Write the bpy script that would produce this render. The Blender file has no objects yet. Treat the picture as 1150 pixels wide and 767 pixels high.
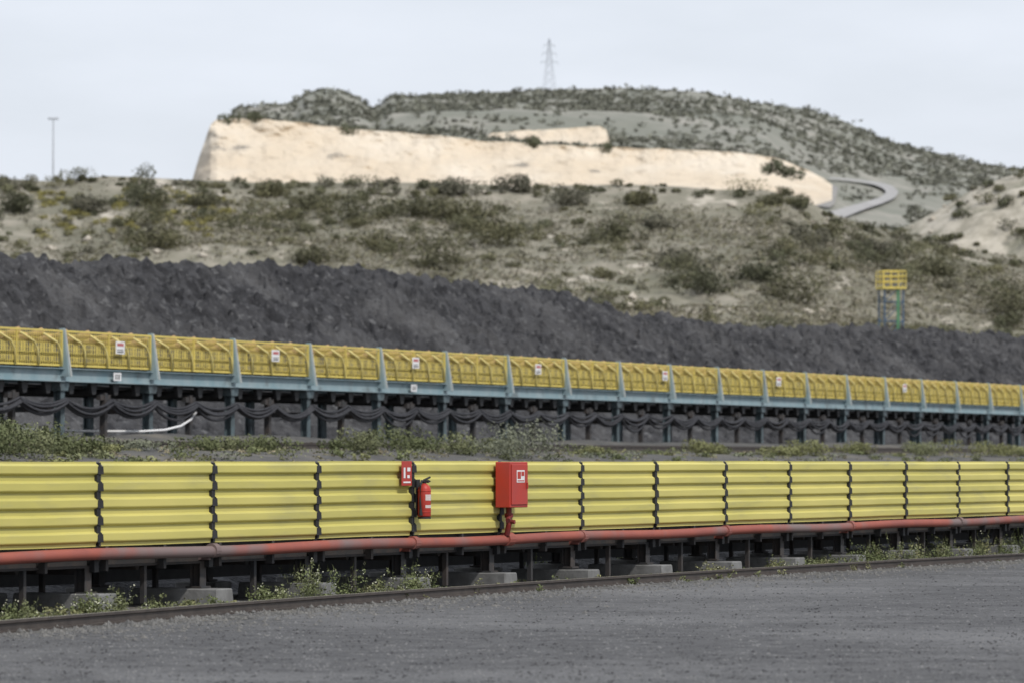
import bpy, math, numpy as np
from mathutils import Vector
rng=np.random.default_rng(7)
EYE=1.75; F=5000.0
sc=bpy.context.scene
# ---------------------------------------------------------------- helpers
def hsh(ix,iy,seed):
    n=(ix.astype(np.int64)*374761393+iy.astype(np.int64)*668265263+seed*1442695041)&0x7fffffff
    n=((n^(n>>13))*1274126177)&0x7fffffff
    return ((n^(n>>16))&0xffff)/65535.0
def vnoise(x,y,seed=0):
    x=np.asarray(x,float);y=np.asarray(y,float)
    ix=np.floor(x);iy=np.floor(y);fx=x-ix;fy=y-iy
    fx=fx*fx*(3-2*fx);fy=fy*fy*(3-2*fy)
    a=hsh(ix,iy,seed);b=hsh(ix+1,iy,seed);c=hsh(ix,iy+1,seed);d=hsh(ix+1,iy+1,seed)
    return (a*(1-fx)+b*fx)*(1-fy)+(c*(1-fx)+d*fx)*fy
def fbm(x,y,seed=0,o=4):
    s=0;a=1;t=0
    for i in range(o):
        s=s+a*vnoise(x*2**i,y*2**i,seed+i*17);t+=a;a*=.5
    return s/t*2-1
def sstep(a,b,x):
    t=np.clip((x-a)/(b-a),0,1);return t*t*(3-2*t)

def mesh_obj(name,verts,faces,mat=None,parent=None,smooth=False,cols=None,colname='Col'):
    me=bpy.data.meshes.new(name)
    verts=np.asarray(verts,np.float32)
    if isinstance(faces,np.ndarray):
        k=faces.shape[1];nf=len(faces)
        me.vertices.add(len(verts));me.vertices.foreach_set('co',verts.ravel())
        me.loops.add(nf*k);me.loops.foreach_set('vertex_index',faces.ravel().astype(np.int32))
        me.polygons.add(nf);me.polygons.foreach_set('loop_start',np.arange(0,nf*k,k,dtype=np.int32))
        me.update(calc_edges=True);me.validate()
    else:
        me.from_pydata(verts.tolist(),[],faces);me.update()
    if cols is not None:
        at=me.color_attributes.new(colname,'FLOAT_COLOR','POINT')
        c=np.ones((len(verts),4),np.float32);c[:,:3]=cols
        at.data.foreach_set('color',c.ravel())
    me.polygons.foreach_set('use_smooth',[bool(smooth)]*len(me.polygons))
    ob=bpy.data.objects.new(name,me);sc.collection.objects.link(ob)
    if mat: me.materials.append(mat)
    if parent: ob.parent=parent
    return ob
def empty(name,loc=(0,0,0),rz=0):
    e=bpy.data.objects.new(name,None);sc.collection.objects.link(e)
    e.location=loc;e.rotation_euler=(0,0,rz);e.empty_display_size=.3
    return e
class MB:
    def __init__(s): s.v=[];s.f=[]
    def add(s,vs,fs):
        o=len(s.v);s.v+= [tuple(v) for v in vs];s.f+=[tuple(i+o for i in f) for f in fs]
    def box(s,x0,x1,y0,y1,z0,z1,top=None):
        t=top or (0,0,0,0)
        s.add([(x0,y0,z0),(x1,y0,z0),(x1,y1,z0),(x0,y1,z0),
               (x0+t[0],y0+t[2],z1),(x1+t[1],y0+t[2],z1),(x1+t[1],y1+t[3],z1),(x0+t[0],y1+t[3],z1)],
              [(0,3,2,1),(4,5,6,7),(0,1,5,4),(1,2,6,5),(2,3,7,6),(3,0,4,7)])
    def tube(s,pts,r,n=8,caps=True,rs=None):
        pts=[Vector(p) for p in pts];rings=[]
        for i,p in enumerate(pts):
            a=pts[max(i-1,0)];b=pts[min(i+1,len(pts)-1)]
            d=(b-a).normalized()
            u=d.cross(Vector((0,0,1)))
            if u.length<1e-3:u=d.cross(Vector((0,1,0)))
            u.normalize();w=u.cross(d)
            rr=rs[i] if rs else r
            rings.append([p+u*math.cos(2*math.pi*k/n)*rr+w*math.sin(2*math.pi*k/n)*rr for k in range(n)])
        vs=[v for r_ in rings for v in r_];fs=[]
        for i in range(len(pts)-1):
            for k in range(n):
                fs.append((i*n+k,i*n+(k+1)%n,(i+1)*n+(k+1)%n,(i+1)*n+k))
        if caps:
            fs.append(tuple(range(n))[::-1]);fs.append(tuple((len(pts)-1)*n+k for k in range(n)))
        s.add(vs,fs)
    def beam(s,a,b,w):
        s.tube([a,b],w*.7,4)
    def prof(s,x0,x1,pr):
        n=len(pr)
        s.add([(x0,p[0],p[1]) for p in pr]+[(x1,p[0],p[1]) for p in pr],[(i,i+1,n+i+1,n+i) for i in range(n-1)])
    def obj(s,name,mat,parent=None,smooth=False):
        o=mesh_obj(name,s.v,s.f,mat,parent,smooth);return o

# ---------------------------------------------------------------- materials
def mat(name,c1,c2=None,scale=3.0,rough=.7,detail=4,c3=None,s3=.5,th3=(.55,.7),bump=0,bscale=20,metal=0,stretch=(1,1,1),contrast=(.35,.65),spec=.3,c4=None,s4=3,th4=(.6,.7)):
    m=bpy.data.materials.new(name);m.use_nodes=True;nt=m.node_tree;N=nt.nodes;L=nt.links
    b=N['Principled BSDF'];b.inputs['Roughness'].default_value=rough;b.inputs['Metallic'].default_value=metal
    b.inputs['Specular IOR Level'].default_value=spec
    tc=N.new('ShaderNodeTexCoord');mp=N.new('ShaderNodeMapping');mp.inputs['Scale'].default_value=stretch
    L.new(tc.outputs['Object'],mp.inputs[0])
    def noise(sc_,d=detail,off=0):
        n=N.new('ShaderNodeTexNoise');n.inputs['Scale'].default_value=sc_;n.inputs['Detail'].default_value=d
        n.inputs['Roughness'].default_value=.62
        L.new(mp.outputs[0],n.inputs['Vector']);return n
    def ramp(src,a,bb):
        r=N.new('ShaderNodeMapRange');r.inputs['From Min'].default_value=a;r.inputs['From Max'].default_value=bb
        L.new(src,r.inputs['Value']);return r.outputs[0]
    def mix(f,a,b_):
        x=N.new('ShaderNodeMix');x.data_type='RGBA';L.new(f,x.inputs[0])
        for i,vv in ((6,a),(7,b_)):
            if isinstance(vv,tuple): x.inputs[i].default_value=(*vv,1)
            else: L.new(vv,x.inputs[i])
        return x.outputs[2]
    c2=c2 or tuple(v*.75 for v in c1)
    col=mix(ramp(noise(scale).outputs[0],*contrast),c1,c2)
    if c3: col=mix(ramp(noise(s3).outputs[0],*th3),col,c3)
    if c4: col=mix(ramp(noise(s4,3).outputs[0],*th4),col,c4)
    L.new(col,b.inputs['Base Color'])
    if bump:
        bn=N.new('ShaderNodeBump');bn.inputs['Strength'].default_value=1;bn.inputs['Distance'].default_value=bump
        L.new(noise(bscale,5).outputs[0],bn.inputs['Height']);L.new(bn.outputs[0],b.inputs['Normal'])
    return m
def leafmat(name):
    m=bpy.data.materials.new(name);m.use_nodes=True;N=m.node_tree.nodes;L=m.node_tree.links
    b=N['Principled BSDF'];b.inputs['Roughness'].default_value=.8;b.inputs['Specular IOR Level'].default_value=.15
    a=N.new('ShaderNodeAttribute');a.attribute_name='Col'
    L.new(a.outputs['Color'],b.inputs['Base Color'])
    return m
M_leaf=leafmat('foliage')
M_yel=mat('yellow_panel_paint',(.50,.45,.125),(.44,.40,.115),1.2,.5,c3=(.33,.305,.145),s3=1.6,th3=(.50,.85),stretch=(.5,1,3),c4=(.545,.485,.145),s4=.35,th4=(.45,.6))
M_yel2=mat('yellow_mesh_paint',(.66,.53,.13),(.56,.45,.12),2,.5)
M_brk=mat('bracket_paint',(.74,.64,.27),(.62,.52,.2),2,.5)
M_black=mat('black_rubber',(.018,.018,.02),(.03,.03,.03),6,.6)
M_cable=mat('dusty_cable',(.022,.022,.026),(.04,.04,.045),2,.6)
M_dark=mat('dark_steel',(.035,.037,.04),(.06,.05,.045),4,.7)
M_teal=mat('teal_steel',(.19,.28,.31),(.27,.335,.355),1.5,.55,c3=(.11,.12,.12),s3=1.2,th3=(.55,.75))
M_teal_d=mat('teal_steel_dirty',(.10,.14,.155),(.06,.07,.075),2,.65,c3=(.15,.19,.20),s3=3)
M_red=mat('red_paint',(.42,.04,.025),(.36,.045,.035),3,.45)
M_pipe=mat('red_pipe_paint',(.30,.085,.06),(.24,.075,.06),2,.65,c3=(.17,.125,.12),s3=.35,th3=(.48,.6))
M_white=mat('white_sign',(.75,.75,.75),(.65,.65,.65),5,.5)
M_conc=mat('concrete',(.20,.20,.196),(.12,.12,.117),3,.9,bump=.01,bscale=12)
M_tan=mat('roller_tan',(.50,.33,.16),(.38,.24,.11),5,.6)
M_rail=mat('rail_steel',(.06,.05,.045),(.09,.075,.065),6,.55,metal=.3)
M_railtop=mat('rail_head',(.24,.225,.21),(.16,.15,.14),6,.4,metal=.5)
M_coal=mat('coal',(.052,.052,.055),(.024,.024,.026),1.1,.9,detail=7,c3=(.088,.087,.088),s3=.18,th3=(.46,.70),bump=.3,bscale=1.6,contrast=(.42,.60),c4=(.11,.11,.112),s4=2.6,th4=(.58,.68),spec=.2)
M_gcoal=mat('coal_dirt',(.06,.06,.06),(.10,.096,.088),1.5,.95,detail=7,c3=(.16,.145,.12),s3=.5,th3=(.5,.7),bump=.04,bscale=9)
M_asph=mat('asphalt',(.112,.112,.114),(.074,.074,.077),2.2,.95,detail=10,c3=(.165,.165,.167),s3=.13,th3=(.47,.68),bump=.03,bscale=14,c4=(.045,.045,.048),s4=9,th4=(.56,.66),spec=.15)
M_galv=mat('galvanised_steel',(.42,.44,.47),(.35,.37,.40),1,.6)
M_blue=mat('blue_steel',(.08,.14,.22),(.07,.11,.16),2,.6)
M_hill=mat('scrub_soil',(.30,.275,.225),(.19,.18,.14),.35,.95,detail=8,c3=(.155,.15,.11),s3=.09,th3=(.38,.60),contrast=(.4,.6),c4=(.42,.385,.325),s4=.16,th4=(.60,.68))
M_hillR=mat('rocky_soil',(.43,.395,.33),(.27,.25,.20),.3,.95,detail=8,c3=(.18,.175,.13),s3=.12,th3=(.48,.60),contrast=(.42,.58))
M_hill2=mat('hazed_far_soil',(.30,.285,.25),(.21,.21,.18),.18,.95,detail=8,c3=(.18,.185,.155),s3=.03,th3=(.40,.6),contrast=(.4,.6))  # distance haze put into the soil colours, paler and greyer
M_cliff=mat('limestone',(.585,.50,.39),(.52,.435,.325),.12,.95,detail=8,c3=(.63,.56,.46),s3=.06,th3=(.45,.65),bump=.45,bscale=.5,stretch=(1,1,2.0),c4=(.42,.35,.265),s4=.25,th4=(.58,.75))
M_road=mat('pale_road',(.33,.325,.32),(.28,.275,.27),.2,.9)
M_scree=mat('grey_scree',(.21,.205,.20),(.26,.25,.23),.3,.9)

# ---------------------------------------------------------------- frames
D1=(0.4182,0.9084);A1=math.atan2(D1[1],D1[0]);O1=(-5.75,50.0)
D2=(0.3775,0.9260);A2=math.atan2(D2[1],D2[0]);O2=(-12.09,118.95);Q2=56.1
def world(px,py,Y): return ((px-575)/F*Y, Y, EYE+(517-py)/F*Y)
def loc2(X,Y):
    dx=X-O2[0];dy=Y-O2[1];return dx*D2[0]+dy*D2[1],-dx*D2[1]+dy*D2[0]+Q2
def w2(s,q):
    t=q-Q2;return O2[0]+s*D2[0]-t*D2[1],O2[1]+s*D2[1]+t*D2[0]
def w1(s,t): return O1[0]+s*D1[0]-t*D1[1],O1[1]+s*D1[1]+t*D1[0]

# ---------------------------------------------------------------- ground
def gz(s,q):
    z=2.0*sstep(31,47.5,q)+.4*sstep(51,55,q)
    z=z+fbm(s*.25,q*.4,3)*.14*sstep(29,34,q)*(1-sstep(70,80,q))
    return z
def grid_faces(nr,nc):
    i=np.arange(nr-1)[:,None]*nc+np.arange(nc-1)[None,:]
    return np.stack([i,i+1,i+1+nc,i+nc],-1).reshape(-1,4)
ss=np.concatenate([[-6000,-2000,-800,-300],np.arange(-140,220,.8),[300,500,900,2000,6000]])
qs=np.concatenate([[-6000,-2000,-500,-100,-30,0,12,18],np.arange(20,72,.6),[80,120,300,900,2500,6000]])
S,Q=np.meshgrid(ss,qs);X,Y=w2(S,Q);Z=gz(S,Q)
mesh_obj('ground',np.stack([X,Y,Z],-1).reshape(-1,3),grid_faces(len(qs),len(ss)),M_gcoal,smooth=True)

rp=[(-1200,815),(-500,757),(-250,735.5),(0,712),(240,690),(480,669.5),(740,653),(1150,629),(1500,612),(2000,590)]
rx=np.array([p[0] for p in rp]);rd=np.array([p[1]-517 for p in rp],float)
pxs=np.arange(-700,2000,20.)
co=np.polyfit(rx[1:],rd[1:],3)
rpts=[]
for p in pxs:
    d=np.polyval(co,p);Yy=F*EYE/max(d,20);rpts.append(((p-575)/F*Yy,Yy))
rpts=np.array(rpts)
tan=np.gradient(rpts,axis=0);tan/=np.linalg.norm(tan,axis=1)[:,None];nrm=np.stack([tan[:,1],-tan[:,0]],1)
edge=rpts+nrm*(.6+.6*fbm(pxs*.02,pxs*0,5)[:,None])
far=rpts+nrm*90
n=len(edge)
rows=[edge+(far-edge)*f for f in (0,.05,.2,.5,1)]
V=np.concatenate([np.c_[r,np.full(n,.004)] for r in rows])
mesh_obj('asphalt_yard',V,grid_faces(5,n),M_asph)
e=empty('crane_rail')
def rail_mesh(path,z0,name,parent,h=.13):
    prof=[(-.06,0),(-.06,.02),(-.012,.03),(-.012,h-.04),(-.036,h-.03),(-.036,h),(.036,h),(.036,h-.03),(.012,h-.04),(.012,.03),(.06,.02),(.06,0)]
    t=np.gradient(path,axis=0);t/=np.linalg.norm(t,axis=1)[:,None];nn=np.stack([t[:,1],-t[:,0]],1)
    k=len(prof);vs=[];fs=[]
    for i in range(len(path)):
        for a,b in prof: vs.append((path[i,0]+nn[i,0]*a,path[i,1]+nn[i,1]*a,z0+b))
    for i in range(len(path)-1):
        for j in range(k): fs.append((i*k+j,i*k+(j+1)%k,(i+1)*k+(j+1)%k,(i+1)*k+j))
    ob=mesh_obj(name,vs,fs,M_rail,parent)
    ob.data.materials.append(M_railtop)
    for i,p in enumerate(ob.data.polygons):
        if i%k==5:p.material_index=1
rail_mesh(rpts,0.0,'running_rail',e)
e=empty('railway_track')
sl=np.arange(-110,200,3.)
for q,zz,nm in((49.6,2.03,'rail_near'),(51.1,2.08,'rail_far')):
    x,y=w2(sl,np.full_like(sl,q));rail_mesh(np.stack([x,y],1),zz,nm,e,.17)
# ---------------------------------------------------------------- front conveyor
fc=empty('belt_conveyor',(O1[0],O1[1],0),A1)
P0=2.19;PL=2.785
pr=[];zt=1.742;pitch=.198
pr.append((.03,zt));pr.append((0,zt))
for i in range(5):
    b=zt-i*pitch
    pr+=[(0,b-.020),(-.030,b-.042),(-.036,b-.05),(-.038,b-.128),(-.033,b-.140),(0,b-.160)]
pr.append((0,.752));pr.append((.03,.752))
pan=MB();post=MB();clip=MB()
for k in range(-6,20):
    a=P0+PL*k
    g=.045
    j=rng.uniform(-.008,.008);jz=rng.uniform(-.006,.006)
    pp=[(y+j,z+jz) for y,z in pr]
    nseg=12;xs=np.linspace(a+g,a+PL-g,nseg)
    wv=fbm(xs*.9,xs*0+k,200,2)*.008
    m_=len(pp);vs=[(xs[i],p[0]+wv[i]*(1 if -1<p[0]<.02 else 0),p[1]+wv[i]*.4) for i in range(nseg) for p in pp]
    pan.add(vs,[(i*m_+q_,i*m_+q_+1,(i+1)*m_+q_+1,(i+1)*m_+q_) for i in range(nseg-1) for q_ in range(m_-1)])
    post.box(a-.05,a+.05,.012,.10,.45,1.72)
    for i in range(5):
        b=zt-i*pitch
        clip.box(a-.075,a+.06,-.046,.006,b-.15,b-.055,top=(.01,-.01,0,0))
        if i<4: clip.box(a-.085,a-.05,-.043,.006,b-.045-pitch,b-.158)
    clip.box(a-.02,a+.02,-.03,.006,.76,1.73)
pan.obj('ribbed_panels',M_yel,fc)
post.obj('panel_posts',M_black,fc);clip.obj('panel_clips',M_black,fc)
fr=MB();bl=MB();cn=MB();rl=MB();far_=MB()
s0,s1=-14.5,57
for t0 in(.12,1.55):
    fr.box(s0,s1,t0,t0+.05,.50,.74);fr.box(s0,s1,t0-.04,t0-.002,.50,.53);fr.box(s0,s1,t0-.04,t0-.002,.71,.74)
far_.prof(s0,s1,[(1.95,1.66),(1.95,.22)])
bl.box(s0,s1,.30,1.45,1.22,1.24);bl.box(s0,s1,.30,1.45,.56,.575)
for k in np.arange(s0,s1,1.39):
    rl.tube([(k,.25,.50),(k,1.5,.50)],.055,10)
    rl.tube([(k+.5,.5,1.14),(k+.5,1.25,1.14)],.06,10);
    rl.tube([(k+.5,.5,1.14),(k+.5,.2,1.35)],.06,10)
    rl.box(k+.2,k+.26,.0,.11,.46,.75)
for k in range(-12,42):
    a=P0-.08+PL*k*.5
    if k%2==0:
        for t0 in(.08,1.5):
            fr.box(a-.075,a+.075,t0,t0+.012,.2,.5);fr.box(a-.075,a+.075,t0+.13,t0+.142,.2,.5);fr.box(a-.006,a+.006,t0+.014,t0+.128,.2,.5)
            fr.box(a-.12,a+.12,t0-.04,t0+.18,.195,.22)
        fr.box(a-.04,a+.04,.23,1.48,.42,.5)
        w=rng.uniform(-.04,.04)
        cn.box(a-.22,a+.22,-.25+w,1.0,-.1,.19+w*.4,top=(.02,-.02,.02,-.02))
        cn.box(a-.22,a+.22,1.3,1.9,-.1,.19)
    else:
        fr.box(a-.03,a+.03,.10,.16,.05,.5)
        fr.box(a-.03,a+.03,1.5,1.56,.05,.5)
fr.obj('steel_frame',M_dark,fc);bl.obj('rubber_belt',M_black,fc);rl.obj('idler_rollers',M_dark,fc)
far_.obj('light_blocking_plate',M_black,fc)  # added black plate, blocks light from behind the conveyor
cob=cn.obj('concrete_plinths',M_conc,fc)
bv=cob.modifiers.new('bev','BEVEL');bv.width=.015
ss_=np.arange(-14,57,.2);tt=np.linspace(1.9,4.6,16)
S,T=np.meshgrid(ss_,tt)
Zs=np.maximum(0,np.sin((T-1.9)/2.7*np.pi))*(.50+.25*fbm(S*.5,T*.8,9))+fbm(S*2.5,T*2.5,12)*.05-.05
X,Y=w1(S,T)
mesh_obj('added_darkening_heap',np.stack([X,Y,Zs],-1).reshape(-1,3),grid_faces(len(tt),len(ss_)),M_coal,smooth=False)  # added coal ridge that keeps the gap under the belt dark
pe=empty('red_water_pipe',(O1[0],O1[1],0),A1)
pp=MB()
pts=[(s,-.07,.655+.012*math.sin(s*.9)) for s in np.arange(-14,57,.7)]
pp.tube(pts,.07,14)
pp.obj('pipe_run',M_pipe,pe,True)
pc=MB()
for s in np.arange(P0-.1-PL*5,56,PL*2):
    pc.tube([(s-.06,-.07,.657),(s+.06,-.07,.657)],.088,14);
    pc.box(s-.03,s+.03,-.02,.12,.54,.60)
pc.tube([(13.35,-.07,.657),(13.55,-.07,.657)],.095,14)
pc.obj('couplings',M_pipe,pe)
hc=empty('fire_hose_cabinet',(*w1(-.42,0),0),A1)
b=MB();b.box(13.45,14.05,-.30,-.075,1.10,1.735);o=b.obj('cabinet_body',M_red,hc);bv=o.modifiers.new('b','BEVEL');bv.width=.012;bv.segments=2
b=MB();b.box(13.485,14.015,-.315,-.302,1.14,1.70);b.tube([(13.97,-.33,1.45),(13.97,-.33,1.36)],.012,8);o=b.obj('door',M_red,hc);bv=o.modifiers.new('b','BEVEL');bv.width=.006
b=MB();b.box(13.64,13.90,-.319,-.3165,1.45,1.62);b.obj('label',M_white,hc)
b=MB();b.box(13.66,13.77,-.322,-.3195,1.50,1.60);b.box(13.79,13.88,-.322,-.3195,1.54,1.60);b.box(13.66,13.88,-.322,-.3195,1.465,1.48);b.obj('label_symbol',M_red,hc)
b=MB();b.tube([(13.72,-.16,1.10),(13.72,-.16,.86),(13.74,-.12,.72)],.04,12);b.tube([(13.70,-.16,.98),(13.56,-.22,.92)],.035,10);b.tube([(13.72,-.16,1.02),(13.72,-.16,.96)],.06,12)
b.tube([(13.72,-.25,.9),(13.72,-.16,.9)],.03,10);b.obj('riser_pipe',mat('dark_red',(.22,.03,.025),(.13,.03,.03),8,.5),hc)
fe=empty('fire_extinguisher',(*w1(10.58,0),0),A1)
b=MB()
zz=[1.0,1.005,1.02,1.36,1.40,1.43,1.45];rr=[.06,.082,.088,.088,.078,.05,.025]
b.tube([(0,-.17,z) for z in zz],.08,20,rs=rr)
for zz2 in(1.06,1.34):b.tube([(0,-.17,zz2),(0,-.17,zz2+.012)],.0905,20)
b.obj('cylinder_body',M_red,fe,True)
b=MB();b.tube([(0,-.17,.975),(0,-.17,1.0)],.088,20)
b.tube([(0,-.17,1.45),(0,-.17,1.49)],.028,12);b.tube([(-.02,-.17,1.49),(.11,-.2,1.53)],.014,6);b.tube([(-.02,-.17,1.485),(.11,-.2,1.475)],.012,6)
b.tube([(0,-.17,1.475),(-.08,-.17,1.48),(-.125,-.17,1.42),(-.13,-.17,1.2),(-.115,-.17,1.1)],.015,8)
b.tube([(-.115,-.17,1.12),(-.11,-.17,1.02)],.02,8,rs=[.016,.028])
b.tube([(0,-.21,1.475),(0,-.235,1.475)],.022,10)
b.box(-.05,.05,-.082,-.066,1.02,1.5);b.obj('valve_and_hose',M_black,fe,)
b=MB();th=np.linspace(math.radians(215),math.radians(300),10)
vs=[( .0895*math.cos(a),-.17+.0895*math.sin(a),z) for z in(1.22,1.30) for a in th]
b.add(vs,[(i,i+1,i+11,i+10) for i in range(9)])
vs=[( .0895*math.cos(a),-.17+.0895*math.sin(a),z) for z in(1.12,1.16) for a in th]
b.add(vs,[(i,i+1,i+11,i+10) for i in range(9)]);b.obj('label',mat('label_grey',(.6,.55,.52),(.5,.4,.38),30,.5),fe)
fs=empty('fire_extinguisher_sign',(*w1(10.22,0),0),A1)
b=MB();b.box(-.15,.15,-.085,-.078,1.42,1.745);b.obj('sign_plate',M_red,fs)
b=MB();b.box(-.10,-.05,-.089,-.0865,1.52,1.66);b.box(.01,.10,-.089,-.0865,1.61,1.66);b.box(.01,.08,-.089,-.0865,1.52,1.56);b.box(-.11,.11,-.089,-.0865,1.455,1.475);b.obj('pictogram',M_white,fs)

# ---------------------------------------------------------------- rear conveyor
rc=empty('belt_conveyor',(O2[0],O2[1],0),A2)
B=5.22
ms=MB();fm=MB();br=MB();rol=MB();ps=MB();bm=MB();dk=MB();lg=MB();lgd=MB();hs=MB();cap=MB();sr=MB()
for k in range(-6,27):
    a=B*k
    lo,hi=4.27,5.22
    for t0 in(-.12,):
        fm.box(a+.1,a+B-.1,t0-.02,t0+.02,hi-.05,hi);fm.box(a+.1,a+B-.1,t0-.02,t0+.02,lo,lo+.05)
        fm.box(a+.08,a+.13,t0-.022,t0+.022,lo,hi);fm.box(a+B-.13,a+B-.08,t0-.022,t0+.022,lo,hi)
        fm.box(a+B/2-.02,a+B/2+.02,t0-.018,t0+.022,lo+.05,hi-.05)
        for x in np.arange(a+.2,a+B-.15,.12): ms.box(x-.013,x+.013,t0-.006,t0+.006,lo+.04,hi-.04)
        for z in np.arange(lo+.12,hi-.06,.12): ms.box(a+.12,a+B-.12,t0+.007,t0+.013,z-.006,z+.006)
    fm.box(a+.1,a+B-.1,1.89,1.93,hi-.05,hi);fm.box(a+.1,a+B-.1,1.89,1.93,lo,lo+.05)
    for x in np.arange(a+.2,a+B-.15,.16): ms.box(x-.025,x+.025,1.86,1.87,lo+.04,hi-.05)
    for i in range(4):
        x=a+1.15+i*1.28
        br.tube([(x,-.18,4.28),(x-.05,-.18,4.68),(x-.28,-.18,4.90),(x-1.0,-.18,5.10)],.032,6)
        rol.tube([(x-.5,.55,5.03),(x-.5,1.25,5.03)],.11,10);rol.tube([(x-.5,.12,5.17),(x-.5,.5,5.05)],.11,10)
        dk.box(x-.06,x+.06,.1,1.7,4.24,4.42)
    ps.box(a-.10,a+.10,-.34,-.02,4.0,5.27,top=(.04,-.04,.2,0))
    cap.box(a-.035,a+.035,-.37,-.342,4.0,5.25,top=(0,0,.2,.2))
    for t0 in(-.1,1.75):
        w=.11
        lg.box(a-w,a+w,t0,t0+.03,2.3,3.84);lg.box(a-w,a+w,t0+.19,t0+.22,2.3,3.84);lg.box(a-.012,a+.012,t0+.032,t0+.188,2.3,3.84)
        lg.box(a-.2,a+.2,t0-.05,t0+.27,3.62,3.845,top=(-.08,.08,0,0));lg.box(a-.2,a+.2,t0-.06,t0+.28,2.2,2.42)
    lgd.box(a-.05,a+.05,.12,1.75,3.05,3.2)
    lgd.box(a+B/2-.08,a+B/2+.08,-.05,.11,2.2,3.6)
    lgd.box(a+B/2-.3,a+B/2+.3,-.03,.1,3.4,3.55)
    for i in range(4):
        x=a+.65+i*1.3
        sr.box(x-.1,x+.1,-.02,.1,3.55,3.84,top=(-.1,.1,0,0))
        sr.tube([(x,0,3.62),(x,1.8,3.62)],.10,10)
    for h in range(4):
        for x0,x1 in((a,a+B/2),(a+B/2,a+B)):
            zt0=3.40-.05*h+rng.uniform(-.02,.02);sag=.17+.045*h+rng.uniform(-.03,.05)+(.12 if rng.uniform()<.12 else 0);tt0=-.2-.03*(h%3)
            hs.tube([(x0+(x1-x0)*u,tt0,zt0-sag*4*u*(1-u)) for u in np.linspace(0,1,9)],.043,6,caps=False)
bm.box(-32,141,-.08,-.06,3.86,4.22);bm.box(-32,141,-.20,-.082,3.86,3.88);bm.box(-32,141,-.20,-.082,4.2,4.22)
bm.box(-32,141,1.96,1.98,3.86,4.22)
dk.box(-32,141,.25,1.65,4.62,4.64);dk.box(-32,141,.25,1.65,3.70,3.72);dk.box(-32,141,.05,1.8,4.225,4.235)
sr.box(-32,141,1.90,1.92,3.50,3.84)
ms.obj('guard_mesh',M_yel2,rc);fm.obj('guard_frames',M_yel2,rc);br.obj('bent_brackets',M_brk,rc,True);rol.obj('idler_rollers',M_tan,rc,True)
ps.obj('outrigger_posts',M_teal,rc);cap.obj('post_edges',mat('pale_steel',(.42,.44,.42),(.32,.34,.33),3,.6),rc)
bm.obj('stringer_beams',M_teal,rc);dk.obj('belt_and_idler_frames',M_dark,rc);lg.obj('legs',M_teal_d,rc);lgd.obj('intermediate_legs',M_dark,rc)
sr.obj('return_idlers',M_black,rc);hs.obj('hanging_cables',M_cable,rc,True)
M_sr=mat('sign_red',(.5,.16,.16))
for px in(126,301,459,597,740,868,1010):
    d=150-.0574*px;Yy=17385/d;s,_=loc2((px-575)/F*Yy,Yy)
    e=empty('warning_sign',(*w2(s,Q2-.24),0),A2)
    b=MB();b.box(-.26,.26,-.012,0,4.66,5.0);b.obj('plate',M_white,e)
    b=MB();b.box(-.19,.19,-.016,-.0135,4.87,4.95);b.obj('red_band',M_sr,e)
    b=MB();b.box(-.19,.19,-.016,-.0135,4.70,4.73);b.box(-.19,.19,-.016,-.0135,4.76,4.78);b.obj('text_lines',M_dark,e)
for px in(124,458):
    d=150-.0574*px;Yy=17385/d;s,_=loc2((px-575)/F*Yy,Yy)
    e=empty('number_plate',(*w2(s,Q2-.21),0),A2);b=MB();b.box(-.22,.22,-.012,0,3.93,4.15);b.obj('plate',M_white,e)
    b=MB();b.box(-.13,-.08,-.016,-.0135,3.97,4.11);b.box(-.02,.02,-.016,-.0135,3.97,4.11);b.box(.07,.12,-.016,-.0135,3.97,4.11);b.obj('digits',M_dark,e)
b=MB();pts=[]
for px,py,Yy in[(-60,480,121),(0,481,121),(60,483,122),(120,484,123),(160,484,123.5),(185,482.5,124),(203,478,125),(214,471,126),(220,463,127)]:
    pts.append(world(px,py,Yy))
b.tube(pts,.034,8);b.obj('white_hose',M_white,None,True)

# ---------------------------------------------------------------- coal pile
rxp=[(-400,262),(-200,270),(0,277),(60,282),(130,286),(200,287),(280,293),(350,292),(420,301),(480,307),(560,315),(600,318),(650,330),(690,343),(740,350),(800,356),(860,362),(920,360),(980,364),(1050,364),(1100,369),(1150,373),(1400,392),(1800,418)]
rs_=[];rz_=[]
for px,py in rxp:
    k=(D2[0]-(px-575)/F*D2[1]);Yy=85/k;s,_=loc2((px-575)/F*Yy,Yy);rs_.append(s);rz_.append(EYE+(517-py)/F*Yy)
ss_=np.arange(-20,330,.22);qq=np.concatenate([np.linspace(66,86,110),np.linspace(86.4,106,25)])
S,Qg=np.meshgrid(ss_,qq)
zr=np.interp(S,rs_,rz_)
rq=85+1.2*fbm(S*.05,S*0,31)
dd=np.abs(Qg-rq)
base=zr-.15-dd*.60-.25*np.exp(-dd*dd/1.2)
sk=S+(Qg)*1.3
g=fbm(sk*.45,Qg*.10,41,4)*.45+fbm(S*.35,Qg*.35,42,4)*.5
lump=fbm(S*1.3,Qg*1.6,48,4); lump=np.abs(lump)*.75
rough=fbm(S*3.1,Qg*3.1,49,2)*.30
chunk=np.maximum(0,vnoise(S*2.0,Qg*2.0,55)-.78)*1.8
ridge=fbm(S*.22,S*0+3,43,3)*.30+(fbm(S*.8,S*0+8,44,3))*.22+fbm(S*2.2,Qg*2.2,45,2)*.22
Zc=base+g*np.clip(dd/4,.2,1)+(lump+rough+chunk)*np.clip(dd/1.2,.6,1)+ridge*np.exp(-dd/1.8)
Zc=np.where(Zc<4.2,2.3+(Zc-1.2)*.63,Zc)
Zc=np.maximum(Zc,1.8)
X,Y=w2(S,Qg)
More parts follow.
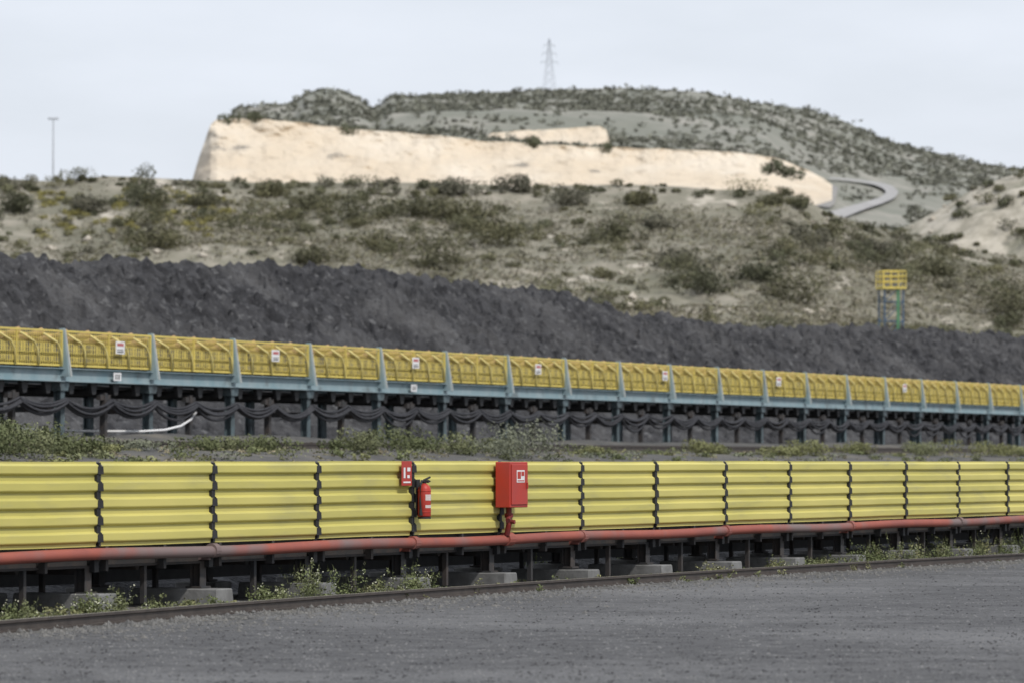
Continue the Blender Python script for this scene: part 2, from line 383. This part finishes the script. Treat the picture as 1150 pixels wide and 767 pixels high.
mesh_obj('coal_stockpile',np.stack([X,Y,Zc],-1).reshape(-1,3),grid_faces(len(qq),len(ss_)),M_coal,smooth=False)

# ---------------------------------------------------------------- hills
class Hill:
    def __init__(s,crest,bot,Yc,Yb,amp,ns,seed,conv=1.0,x0=-350,x1=1500,mask=None):
        s.c=np.array(crest,float);s.b=bot;s.Yc=Yc;s.Yb=Yb;s.amp=amp;s.ns=ns;s.seed=seed;s.conv=conv;s.x0=x0;s.x1=x1;s.mask=mask
    def P(s,px,v):
        px=np.asarray(px,float);v=np.asarray(v,float)
        Yc=s.Yc(px);Yb=s.Yb(px)
        Yv=Yc+(Yb-Yc)*v
        zc=EYE+(517-np.interp(px,s.c[:,0],s.c[:,1]))/F*Yc
        zb=s.b(px,Yb)
        vv=np.clip(v,0,None)
        Z=zc+(zb-zc)*np.where(v>=0,vv**s.conv,0)
        Z=np.where(v<0,zc+v*np.abs(zc-zb),Z)
        X=(px-575)/F*Yv
        A=s.amp*(s.mask(px,v) if s.mask else 1)
        Z=Z+fbm(X*s.ns,Yv*s.ns,s.seed,6)*A*np.clip(.25+np.abs(v)*3,0,1)
        return X,Yv,Z
    def build(s,name,m,nx=500,nv=160):
        px=np.linspace(s.x0,s.x1,nx);v=np.concatenate([np.linspace(-.9,-.03,16),np.linspace(0,1,nv)])
        PX,VV=np.meshgrid(px,v);X,Y,Z=s.P(PX,VV)
        return mesh_obj(name,np.stack([X,Y,Z],-1).reshape(-1,3),grid_faces(len(v),nx),m,smooth=True)
cst=lambda c:(lambda p:np.full_like(np.asarray(p,float),c))
H1=Hill([(-400,190),(0,201),(60,206),(120,201),(200,204),(300,208),(400,206),(500,207),(600,210),(700,208),(800,211),(860,212),(900,222),(930,240),(960,250),(1000,262),(1060,278),(1150,292),(1500,330)],
  lambda p,y:np.full_like(p,2.0),cst(520.),cst(345.),3.0,.04,51,.85)
H1.build('scrub_hillside',M_hill,600,200)
H3=Hill([(900,330),(960,285),(1010,256),(1060,234),(1100,214),(1150,195),(1250,160),(1500,120)],lambda p,y:np.full_like(p,4.0),cst(640.),cst(545.),5,.06,61,1,x0=900,x1=1500)
H3.build('rocky_hillside',M_hillR,250,120)
H2=Hill([(-300,420),(200,300),(228,232),(250,160),(262,139),(270,133),(300,129),(330,125),(343,112),(358,107),(382,107),(400,115),(418,129),(428,122),(440,109),(500,104),(600,99.5),(700,98),(780,102),(850,115),(900,122),(940,133),(1000,160),(1060,175),(1100,184),(1150,192),(1500,230)],
  lambda p,y:EYE+(517-np.interp(p,[-300,200,228,250,262,400,560,700,860,905,960,1500],[440,320,250,175,146,152,168,176,190,245,275,330]))/F*y,cst(1080.),cst(790.),4,.02,71,1.0,x0=190,
  mask=lambda p,v:1-.9*sstep(840,880,p)*(1-sstep(1030,1070,p))*sstep(.35,.5,v))
H2.build('distant_scrub_hill',M_hill2,700,200)
def cliff(name,top,bot,Yt,Yb,back,seed,nx=420,nz=70,amp=1.0,rag=1.8):
    top=np.array(top,float);bot=np.array(bot,float)
    px=np.linspace(top[0,0],top[-1,0],nx);v=np.linspace(0,1,nz)
    PX,V=np.meshgrid(px,v)
    pt=np.interp(PX,top[:,0],top[:,1])+ (fbm(PX*.05,PX*0,seed+5,5)*rag)
    pb=np.interp(PX,bot[:,0],bot[:,1]);pt=np.minimum(pt,pb-.3)
    Zt=EYE+(517-pt)/F*Yt;Zb=EYE+(517-pb)/F*Yb
    Z=Zt+(Zb-Zt)*V
    step=V**1.5
    wx=(PX-575)/F*Yb
    Yv=Yt+(Yb-Yt)*step+fbm(wx*.05,Z*.03+9,seed,4)*amp*6+fbm(wx*.3,Z*.45,seed+1,5)*amp*2.2
    X=(PX-575)/F*Yv
    rows=[np.stack([X,Yv,Z],-1)]
    bk=[];
    for f in(1,.6,.25):
        bk.append(np.stack([(px-575)/F*(Yt+back*f),np.full(nx,Yt+back*f),Zt[0]-f*.5],-1)[None])
    A=np.concatenate(bk+rows,0)
    return mesh_obj(name,A.reshape(-1,3),grid_faces(A.shape[0],nx),M_cliff,smooth=False)
cliff('limestone_quarry_face',[(205,235),(214,208),(222,180),(236,140),(243,134),(270,132),(340,137),(400,143),(470,150),(560,158),(640,163),(700,165),(780,169),(830,172),(865,176),(885,182),(905,189),(925,199),(935,207)],
  [(205,240),(880,240),(935,225)],775,725,25,81)
cliff('limestone_quarry_face',[(540,158),(552,149),(580,147),(620,144),(672,141),(681,146),(686,164)],[(540,166),(686,172)],850,835,15,91,nx=120,nz=20,amp=.8)
cliff('limestone_outcrop',[(405,131),(425,124),(450,120),(470,126)],[(405,133),(470,129)],1040,1030,5,95,nx=40,nz=10,amp=.6)
cliff('limestone_outcrop',[(330,126),(338,119),(346,113),(356,111),(364,117),(368,125)],[(330,128),(368,127)],1040,1030,5,96,nx=40,nz=10,amp=.6)
def onhill(H,px,py):
    v=np.linspace(0,1,500);X,Y,Z=H.P(np.full(500,float(px)),v);p=517-(Z-EYE)/Y*F
    i=np.argmin(abs(p-py));return X[i],Y[i],Z[i]
def ribbon(name,H,pairs,m,lift=.5):
    A=[]
    P=np.array(pairs,float);u=np.linspace(0,1,len(P));uu=np.linspace(0,1,60)
    Pi=np.stack([np.interp(uu,u,P[:,i]) for i in range(4)],1)
    k=np.array([1,2,3,2,1.]);k/=k.sum()
    for i in range(4):
        pad=np.pad(Pi[:,i],2,mode='edge');Pi[:,i]=np.convolve(pad,k,'valid')
    for r in Pi:
        for f in np.linspace(0,1,6):
            x,y,z=onhill(H,r[0]+(r[2]-r[0])*f,r[1]+(r[3]-r[1])*f);A.append((x,y,z+lift))
    return mesh_obj(name,A,grid_faces(60,6),m,smooth=True)
ribbon('winding_road',H2,[(930,204.5,930,203),(950,206,951,204.3),(970,208.5,972,206.5),(984,212,989,208.5),(993,216,1003,212.5),(996,220,1010,219),(990,225,1006,226),(976,230,993,232),(957,235,972,239),(940,240,952,247),(928,243,942,253)],M_road,.7)
ribbon('grey_scree_patch',H2,[(868,220,868,208),(890,226,892,208),(915,234,918,207.5),(932,236,936,210),(938,232,942,214)],M_scree,.45)

# ---------------------------------------------------------------- foliage
class Leaves:
    def __init__(s): s.c=[];s.sz=[];s.col=[];s.up=[];s.nr=[]
    def add(s,c,sz,col,up=0.,nr=None):
        n=len(c);s.c.append(c);s.sz.append(np.broadcast_to(sz,(n,)).copy());s.col.append(np.broadcast_to(col,(n,3)).copy());s.up.append(np.full(n,up))
        s.nr.append(nr if nr is not None else np.zeros((n,3)))
    def obj(s,name,aspect=.65):
        c=np.concatenate(s.c);sz=np.concatenate(s.sz);col=np.concatenate(s.col);up=np.concatenate(s.up);nr=np.concatenate(s.nr);n=len(c)
        N_=rng.normal(size=(n,3))*.55+nr*1.3;N_/=np.linalg.norm(N_,axis=1)[:,None]
        t=rng.normal(size=(n,3));a=np.cross(N_,t);a/=np.linalg.norm(a,axis=1)[:,None]
        a=np.where(up[:,None]>0,np.array([0,0,1.])+rng.normal(size=(n,3))*.25,a)
        b_=np.cross(a,N_);b_/=np.linalg.norm(b_,axis=1)[:,None]
        a=a*sz[:,None];b_=b_*sz[:,None]*aspect*rng.uniform(.5,1.2,(n,1))
        b_=np.where(up[:,None]>0,b_*.12,b_)
        V=np.stack([c-a,c+b_,c+a,c-b_],1).reshape(-1,3)
        return mesh_obj(name,V,np.arange(n*4).reshape(n,4),M_leaf,cols=np.repeat(col,4,0))
def shrub(L,x,y,z,r,h,n,leaf,col,lobes=7,spread=.5):
    lob=rng.normal(size=(lobes,3))*np.array([r*spread,r*spread,h*.15]);lob[:,2]=np.abs(lob[:,2])+h*.38
    lob[0]=(0,0,h*.45)
    lr=rng.uniform(.28,.5,lobes);lr[0]=.55
    pr_=lr**2;k=rng.choice(lobes,n,p=pr_/pr_.sum());d=rng.normal(size=(n,3));d/=np.linalg.norm(d,axis=1)[:,None]
    rad=rng.uniform(.7,1.05,(n,1))
    p=lob[k]+d*rad*(lr[k][:,None])*np.array([r,r,h*1.05]);p[:,2]=np.maximum(p[:,2],0)
    lc=rng.uniform(.8,1.2,lobes)[k][:,None]*rng.uniform(.75,1.25,(n,1))
    L.add(p+np.array([x,y,z]),leaf*rng.uniform(.6,1.3,n),np.array(col)*lc,0.,d)
G=[(.098,.098,.058),(.12,.117,.072),(.085,.088,.055),(.14,.135,.10),(.125,.12,.068)]  # scrub greens, greyed slightly to paint in haze
L=Leaves()
big=[(165,226,4.2),(400,243,5.0),(480,238,3.6),(525,245,4.2),(560,270,4.2),(690,266,3.4),(640,224,3),(585,208,3),(800,325,3.8),(890,332,4.2),(762,295,3),(852,308,2.6),(490,296,5),(95,232,3),(230,225,2.5),(350,228,2.6),(300,215,2.5),(1050,305,3),(1130,350,4.6),(1000,292,2.4),(905,264,2.2),(355,290,2.6),(180,275,3.4),(925,258,2),(510,214,3.2),(720,222,2.2),(20,232,3),(870,225,2.2),(430,275,3),(740,250,2.2),(980,275,2.2)]
for px,py,r in big:
    x,y,z=onhill(H1,px,py+6);r*=.85;shrub(L,x,y,z-.5,r,r*1.0,1500,.17,np.array(G[rng.integers(0,5)])*.85,14,.45)
n=0
while n<1400:
    px=rng.uniform(-150,1350);v=rng.uniform(0,.75)
    X,Y,Z=H1.P(px,v);d=fbm(X*.05,Y*.05,99)
    if rng.uniform()>.5+d*1.6: continue
    r=min(.4+rng.exponential(.55),2.6);shrub(L,float(X),float(Y),float(Z)-.2,r,r*rng.uniform(.7,1.1),int(70+150*r),.14,np.array(G[rng.integers(0,5)])*rng.uniform(.9,1.45),6,.4);n+=1
for _ in range(110):
    px=rng.uniform(-100,1150);x,y,z=H1.P(px,rng.uniform(0,.03));r=rng.uniform(.4,1.2);shrub(L,float(x),float(y),float(z)-.2,r,r,200,.14,G[rng.integers(0,5)],6)
for _ in range(80):
    px=rng.uniform(40,260);py=rng.uniform(215,270);x,y,z=onhill(H1,px,py);shrub(L,x,y,z-.1,.9,.7,120,.12,(.22,.20,.07),5)
L.obj('hillside_shrubs')
L=Leaves()
N_=60000
px=rng.uniform(-150,1350,N_);v=rng.uniform(0,.75,N_);X,Y,Z=H1.P(px,v);d=fbm(X*.06,Y*.06,77);keep=rng.uniform(size=N_)<.6+d*1.2
X,Y,Z=X[keep],Y[keep],Z[keep];m=len(X)
pal=np.array([(.17,.157,.115),(.13,.125,.085),(.24,.22,.17),(.165,.155,.12),(.18,.17,.105)]);ci=rng.integers(0,5,m)
for j in range(6):
    dl=rng.normal(size=(m,3))*np.array([.25,.25,.12])
    L.add(np.stack([X,Y,Z],-1)+dl+np.array([0,0,.15]),.16,pal[ci]*rng.uniform(.75,1.25,(m,1)),0.,dl*2+np.array([0,0,.6]))
L.obj('hillside_tufts')
b=MB()
for H,nr_,lo_,hi_ in((H1,420,-100,1250),(H3,260,980,1300)):
    for _ in range(nr_):
        px=rng.uniform(lo_,hi_);v=rng.uniform(0,.8);X,Y,Z=H.P(px,v)
        if fbm(X*.04,Y*.04,123)<.02: continue
        r=rng.uniform(.2,.8);vs=np.array([(1,0,0),(-1,0,0),(0,1,0),(0,-1,0),(0,0,.8),(0,0,-.6),(.6,.6,.5),(-.6,-.6,.5)])*rng.uniform(.6,1.2,(8,3))*r+np.array([float(X),float(Y),float(Z)])
        b.add(vs,[(0,6,4),(6,2,4),(2,1,4),(1,7,4),(7,3,4),(3,0,4),(0,2,6),(1,3,7),(0,5,2),(2,5,1),(1,5,3),(3,5,0)])
b.obj('hillside_rocks',mat('pale_rock',(.42,.38,.32),(.33,.30,.25),.5,.9))
L=Leaves()
for _ in range(480):
    px=rng.uniform(900,1500);v=rng.uniform(0,.9);X,Y,Z=H3.P(px,v);r=rng.uniform(.5,2.0)
    if fbm(X*.05,Y*.05,321)<-.1: continue
    shrub(L,float(X),float(Y),float(Z)-.1,r,r*.9,200,.2,np.array(G[rng.integers(0,5)])*1.15,6,.4)
for _ in range(17000):
    px=rng.uniform(235,1400);v=rng.uniform(0,1)
    X,Y,Z=H2.P(px,v)
    dn=fbm(float(X)*.02,float(Y)*.02,15)
    if rng.uniform()>.6+dn*1.2: continue
    pyy=517-(Z-EYE)/Y*F
    if 862<px<1016 and 199<pyy<256 and not(px<985 and 212<pyy<226 and px>945): continue
    r=.45+min(rng.exponential(.45),1.7)
    shrub(L,float(X),float(Y),float(Z)-.2,r,r*.8,16,.42,np.array((.145,.147,.118))*rng.uniform(.8,1.3),4,.4)  # far shrub colour lightened to stand in for air haze
for px,py in[(255,136),(387,148),(597,161),(870,188),(880,195),(862,192),(890,198),(285,134),(680,168),(600,163)]:
    X,Y,Z=world(px,py,765 if px<850 else 722);shrub(L,X,Y,Z-.6,1.9,2.0,400,.2,(.11,.118,.075),7,.4)
L.obj('distant_shrubs')

# embankment bushes
L=Leaves()
def emb(px,q,rr,hh,n,leaf,col):
    k=(D2[0]-(px-575)/F*D2[1]);Yy=q/k;X=(px-575)/F*Yy;s,_=loc2(X,Yy);z=float(gz(np.array(s),np.array(float(q))))
    shrub(L,X,Yy,z-.05,rr,hh,n,leaf,col,8)
GG=[(.12,.135,.065),(.15,.16,.085),(.10,.115,.055),(.18,.185,.085),(.165,.175,.125)]
for px,q,r,h,c in[(12,45,.9,.75,0),(40,44,.9,.8,1),(62,46,.8,.55,0),(85,46,.7,.45,0),(-20,44,1.2,1,2),(110,46,.6,.25,3),(150,46,.7,.3,4),(232,46,.7,.45,0),(262,47,.5,.4,1),(298,46,.7,.45,0),(385,46,.5,.35,2),(412,45,.7,.65,1),(440,46,.9,.7,0),(465,46,.6,.45,2),(518,45,.8,.65,1),(535,46,.5,.35,4),(578,44,.8,1.0,4),(600,44,.9,1.15,4),(562,46,.5,.4,1),
   (665,46,.5,.3,3),(790,46,.7,.45,3),(805,46,.7,.35,1),(880,46,.9,.4,3),(905,46,.9,.55,3),(970,46,.9,.45,3),(1045,46,1.,.6,1),(1105,46,1.1,.6,3),(1140,46,1,.4,3)]:
    emb(px,q,r,h,int(1500*r),.038,GG[c])
for _ in range(230):
    px=rng.uniform(-100,1250);q=rng.uniform(40,47);r=rng.uniform(.12,.4);emb(px,q,r,r*rng.uniform(.4,.9),110,.04,np.array(GG[rng.integers(0,5)])*rng.uniform(.8,1.3))
for _ in range(900):
    px=rng.uniform(-100,1250);q=rng.uniform(41,53);r=rng.uniform(.05,.2);emb(px,q,r,r*.7,26,.04,np.array([(.2,.185,.11),(.16,.165,.09),(.24,.21,.14)][rng.integers(0,3)]))
L.obj('embankment_bushes')
# weeds near front conveyor
L=Leaves()
def weed(x,y,z,h,r,n,col,flow=0):
    ns=max(5,n//14)
    for i in range(ns):
        a=rng.uniform(0,6.28);lean=rng.uniform(0,.8)*r;hh=h*rng.uniform(.4,1.15)
        m=n//ns;u=rng.uniform(0.02,1,m)**.8
        p=np.stack([x+math.cos(a)*lean*u+rng.normal(size=m)*.035*(1.2-u*.8),y+math.sin(a)*lean*u+rng.normal(size=m)*.035*(1.2-u*.8),z+hh*u],-1)
        L.add(p,rng.uniform(.010,.026,m),np.array(col)*rng.uniform(.7,1.35,(m,1)),0.,np.tile([0,0,.5],(m,1)))
        us=np.linspace(0,1,6);p=np.stack([x+math.cos(a)*lean*us,y+math.sin(a)*lean*us,z+hh*us],-1);L.add(p,hh*.11,np.array(col)*.9,1.)
        if flow and rng.uniform()<flow:
            p=np.array([[x+math.cos(a)*lean,y+math.sin(a)*lean,z+hh]])+rng.normal(size=(4,3))*.02
            L.add(p,.013,(.55,.55,.42))
WG=[(.125,.145,.065),(.155,.17,.085),(.10,.12,.05),(.19,.19,.095)]
def wpos(px,t):
    k=D1[0]-(px-575)/F*D1[1];q0=-O1[0]*D1[1]+O1[1]*D1[0]
    Yy=(q0+t)/k;return (px-575)/F*Yy,Yy
for px,t,h,r,nn,c,fl in[(15,-1.2,.28,.3,4,0,.1),(30,-1.1,.25,.25,4,1,.1),(100,-.9,.36,.3,6,0,.2),(120,-1.0,.3,.3,6,1,.2),(85,-1.3,.2,.3,4,3,.1),(185,-1,.2,.25,4,1,.1),(215,-.9,.16,.25,3,3,.1),(290,-.5,.28,.25,4,0,.2),(320,-.7,.22,.25,4,1,.2),(350,-.6,.48,.3,5,1,.3),(372,-.6,.5,.3,5,0,.3),(400,-.7,.22,.25,3,3,.2),(430,-.6,.3,.3,4,1,.2),(462,-.5,.5,.25,5,0,.3),(475,-.5,.32,.25,4,1,.3),(570,-.8,.1,.2,3,3,0),(705,-.9,.12,.2,2,2,0),(800,-.9,.2,.3,6,3,.1),(812,-.8,.15,.3,4,3,0),(610,2.5,.7,.4,8,0,0),(330,2.0,.5,.4,4,0,0),(700,2.3,.6,.4,6,1,0)]:
    for i in range(nn):
        x,y=wpos(px+rng.normal()*12,t+rng.normal()*.25);weed(x,y,0,h*rng.uniform(.5,1.1),r,120,WG[c],fl)
for i in range(190):
    px=rng.uniform(860,1250);x,y=wpos(px,rng.uniform(-1.1,.3));weed(x,y,0,rng.uniform(.15,.45)*(.5+.5*(px>960)),.25,80,WG[rng.integers(0,4)],.03)
for i in range(230):
    px=rng.uniform(-100,1250);x,y=wpos(px,rng.uniform(-1.5,-.1));weed(x,y,0,rng.uniform(.03,.13),.15,40,WG[rng.integers(0,4)],.02)
L.obj('trackside_weeds')
def stones(name,N_,rmin,rmax,posf,m):
    O=np.array([(1,0,0),(-1,0,0),(0,1,0),(0,-1,0),(0,0,.8),(0,0,-.3)])
    Ff=np.array([(0,2,4),(2,1,4),(1,3,4),(3,0,4)])
    c=posf(N_);n=len(c);r=rmin+(rmax-rmin)*rng.uniform(size=n)**4
    V=c[:,None,:]+O[None]*rng.uniform(.6,1.2,(n,6,3))*r[:,None,None]
    Fc=(Ff[None]+np.arange(n)[:,None,None]*6).reshape(-1,3)
    mesh_obj(name,V.reshape(-1,3),Fc,m)
def posA(n):
    px=rng.uniform(-60,1250,n);d=np.polyval(co,px);Yy=F*EYE/d;X=(px-575)/F*Yy;off=rng.normal(size=n)*.9+.1
    return np.stack([X+off*.9,Yy-off*.4,np.full(n,.008)],-1)
stones('loose_gravel',9000,.010,.05,posA,mat('gravel_stone',(.09,.09,.09),(.16,.155,.145),4,.9))
def posB(n):
    d=rng.uniform(100,260,n);px=rng.uniform(-60,1210,n);Yy=F*EYE/d;k=d>np.polyval(co,px)+4
    return np.stack([(px-575)/F*Yy,Yy,np.full(n,.006)],-1)[k]
stones('asphalt_grit',36000,.006,.020,posB,mat('grit_stone',(.04,.04,.042),(.18,.18,.18),1.5,.9,contrast=(.45,.55)))

# ---------------------------------------------------------------- distant structures
tx,ty,_=world(1001,362,345);e=empty('inspection_tower',(tx,ty,0),math.radians(12))
zb=2.;zp=EYE+(517-324)/F*345;zt_=EYE+(517-305)/F*345
b=MB()
for sx in(-.75,.75):
    for sy in(-.75,.75): b.beam((sx,sy,zb),(sx,sy,zp),.10)
z=zb
while z<zp-1:
    for sy in(-.75,.75): b.beam((-.75,sy,z),(.75,sy,z),.06);b.beam((-.75,sy,z),(.75,sy,z+1.5),.05)
    z+=1.5
b.obj('lattice_legs',M_blue,e)
b=MB();b.box(.2,.45,-.82,-.78,zb,zp);b.obj('ladder',mat('green_paint',(.09,.22,.12)),e)
b=MB();b.box(-.95,.95,-.95,.95,zp-.08,zp+.08)
for z in(zp+.5,zp+.9,zt_):
    for s_ in(-.92,.92): b.beam((-.92,s_,z),(.92,s_,z),.06);b.beam((s_,-.92,z),(s_,.92,z),.06)
for sx in(-.92,-.3,.3,.92):
    for sy in(-.92,.92): b.beam((sx,sy,zp),(sx,sy,zt_),.06)
for sx in(-.92,.92):b.beam((sx,0,zp),(sx,0,zt_),.06)
b.obj('yellow_railings',M_yel2,e)
px_,py_,pz_=world(617,99,1130);H=EYE+(517-43)/F*1130-pz_
e=empty('electricity_pylon',(px_,py_,pz_-3),math.radians(15));H+=3
b=MB();W=lambda z:1.5*(1-z/H)**1.1+.18
lv=np.linspace(0,H,9)
for i in range(8):
    a,c=lv[i],lv[i+1];wa,wc=W(a),W(c)
    for sx in(-1,1):
        for sy in(-1,1): b.beam((sx*wa,sy*wa,a),(sx*wc,sy*wc,c),.08)
        b.beam((-wa,sx*wa,a),(wc,sx*wc,c),.05);b.beam((wa,sx*wa,a),(-wc,sx*wc,c),.05)
        b.beam((sx*wa,-wa,a),(sx*wc,wc,c),.05)
for z,w in((H*.62,2.3),(H*.76,1.9),(H*.89,1.5)):
    for s_ in(-1,1):
        b.beam((0,0,z+.5),(s_*w,0,z),.07);b.beam((0,0,z-.1),(s_*w,0,z),.07);b.beam((s_*w,0,z),(s_*w,0,z-.9),.06)
b.obj('lattice_tower',mat('hazy_steel',(.45,.48,.52),(.40,.43,.47)),e)
mx,my,mz=world(59,204,600);e=empty('light_mast',(mx,my,mz-3));h=EYE+(517-134)/F*600-mz+3
b=MB();b.tube([(0,0,0),(0,0,h)],.1,8,rs=[.14,.07]);b.beam((-.65,0,h),(.65,0,h),.09);b.obj('pole',M_galv,e)
b=MB()
for x in(-.55,-.2,.2,.55): b.box(x-.13,x+.13,-.2,.05,h-.05,h+.22)
b.obj('floodlights',M_galv,e)

# ---------------------------------------------------------------- camera, light, world
cam=bpy.data.cameras.new('Camera');co_=bpy.data.objects.new('Camera',cam);sc.collection.objects.link(co_)
cam.sensor_width=36;cam.lens=36*F/1150;co_.location=(0,0,EYE)
co_.rotation_euler=(math.radians(90)+math.atan(133.5/F),0,0)
cam.clip_start=1;cam.clip_end=12000
cam.dof.use_dof=True;cam.dof.focus_distance=62;cam.dof.aperture_fstop=2.8
sc.camera=co_
el=math.radians(50);az=math.atan2(.62,-.78)
sd=Vector((math.sin(az)*math.cos(el),math.cos(az)*math.cos(el),math.sin(el)))
ld=bpy.data.lights.new('sun','SUN');ld.energy=2.9;ld.angle=math.radians(2);ld.color=(1,.96,.91)
lo=bpy.data.objects.new('sun',ld);sc.collection.objects.link(lo);lo.rotation_euler=sd.to_track_quat('Z','Y').to_euler()
w=bpy.data.worlds.new('World');sc.world=w;w.use_nodes=True;N=w.node_tree.nodes;Lk=w.node_tree.links
bg=N['Background'];sky=N.new('ShaderNodeTexSky');sky.sky_type='NISHITA';sky.sun_disc=False;sky.sun_elevation=el;sky.sun_rotation=az;sky.dust_density=3;sky.air_density=1
tc=N.new('ShaderNodeTexCoord');mp=N.new('ShaderNodeMapping');mp.inputs['Scale'].default_value=(1,1,3.5);Lk.new(tc.outputs['Generated'],mp.inputs[0])
nz=N.new('ShaderNodeTexNoise');nz.inputs['Scale'].default_value=9;nz.inputs['Detail'].default_value=6;Lk.new(mp.outputs[0],nz.inputs['Vector'])
mr=N.new('ShaderNodeMapRange');mr.inputs[1].default_value=.35;mr.inputs[2].default_value=.7;mr.inputs[3].default_value=.78;mr.inputs[4].default_value=.97;Lk.new(nz.outputs[0],mr.inputs[0])
mx_=N.new('ShaderNodeMix');mx_.data_type='RGBA';Lk.new(mr.outputs[0],mx_.inputs[0]);Lk.new(sky.outputs[0],mx_.inputs[6]);mx_.inputs[7].default_value=(8.6,9.1,10.0,1)
Lk.new(mx_.outputs[2],bg.inputs[0]);bg.inputs[1].default_value=.1
sc.view_settings.view_transform='Standard';sc.view_settings.look='None';sc.view_settings.exposure=0
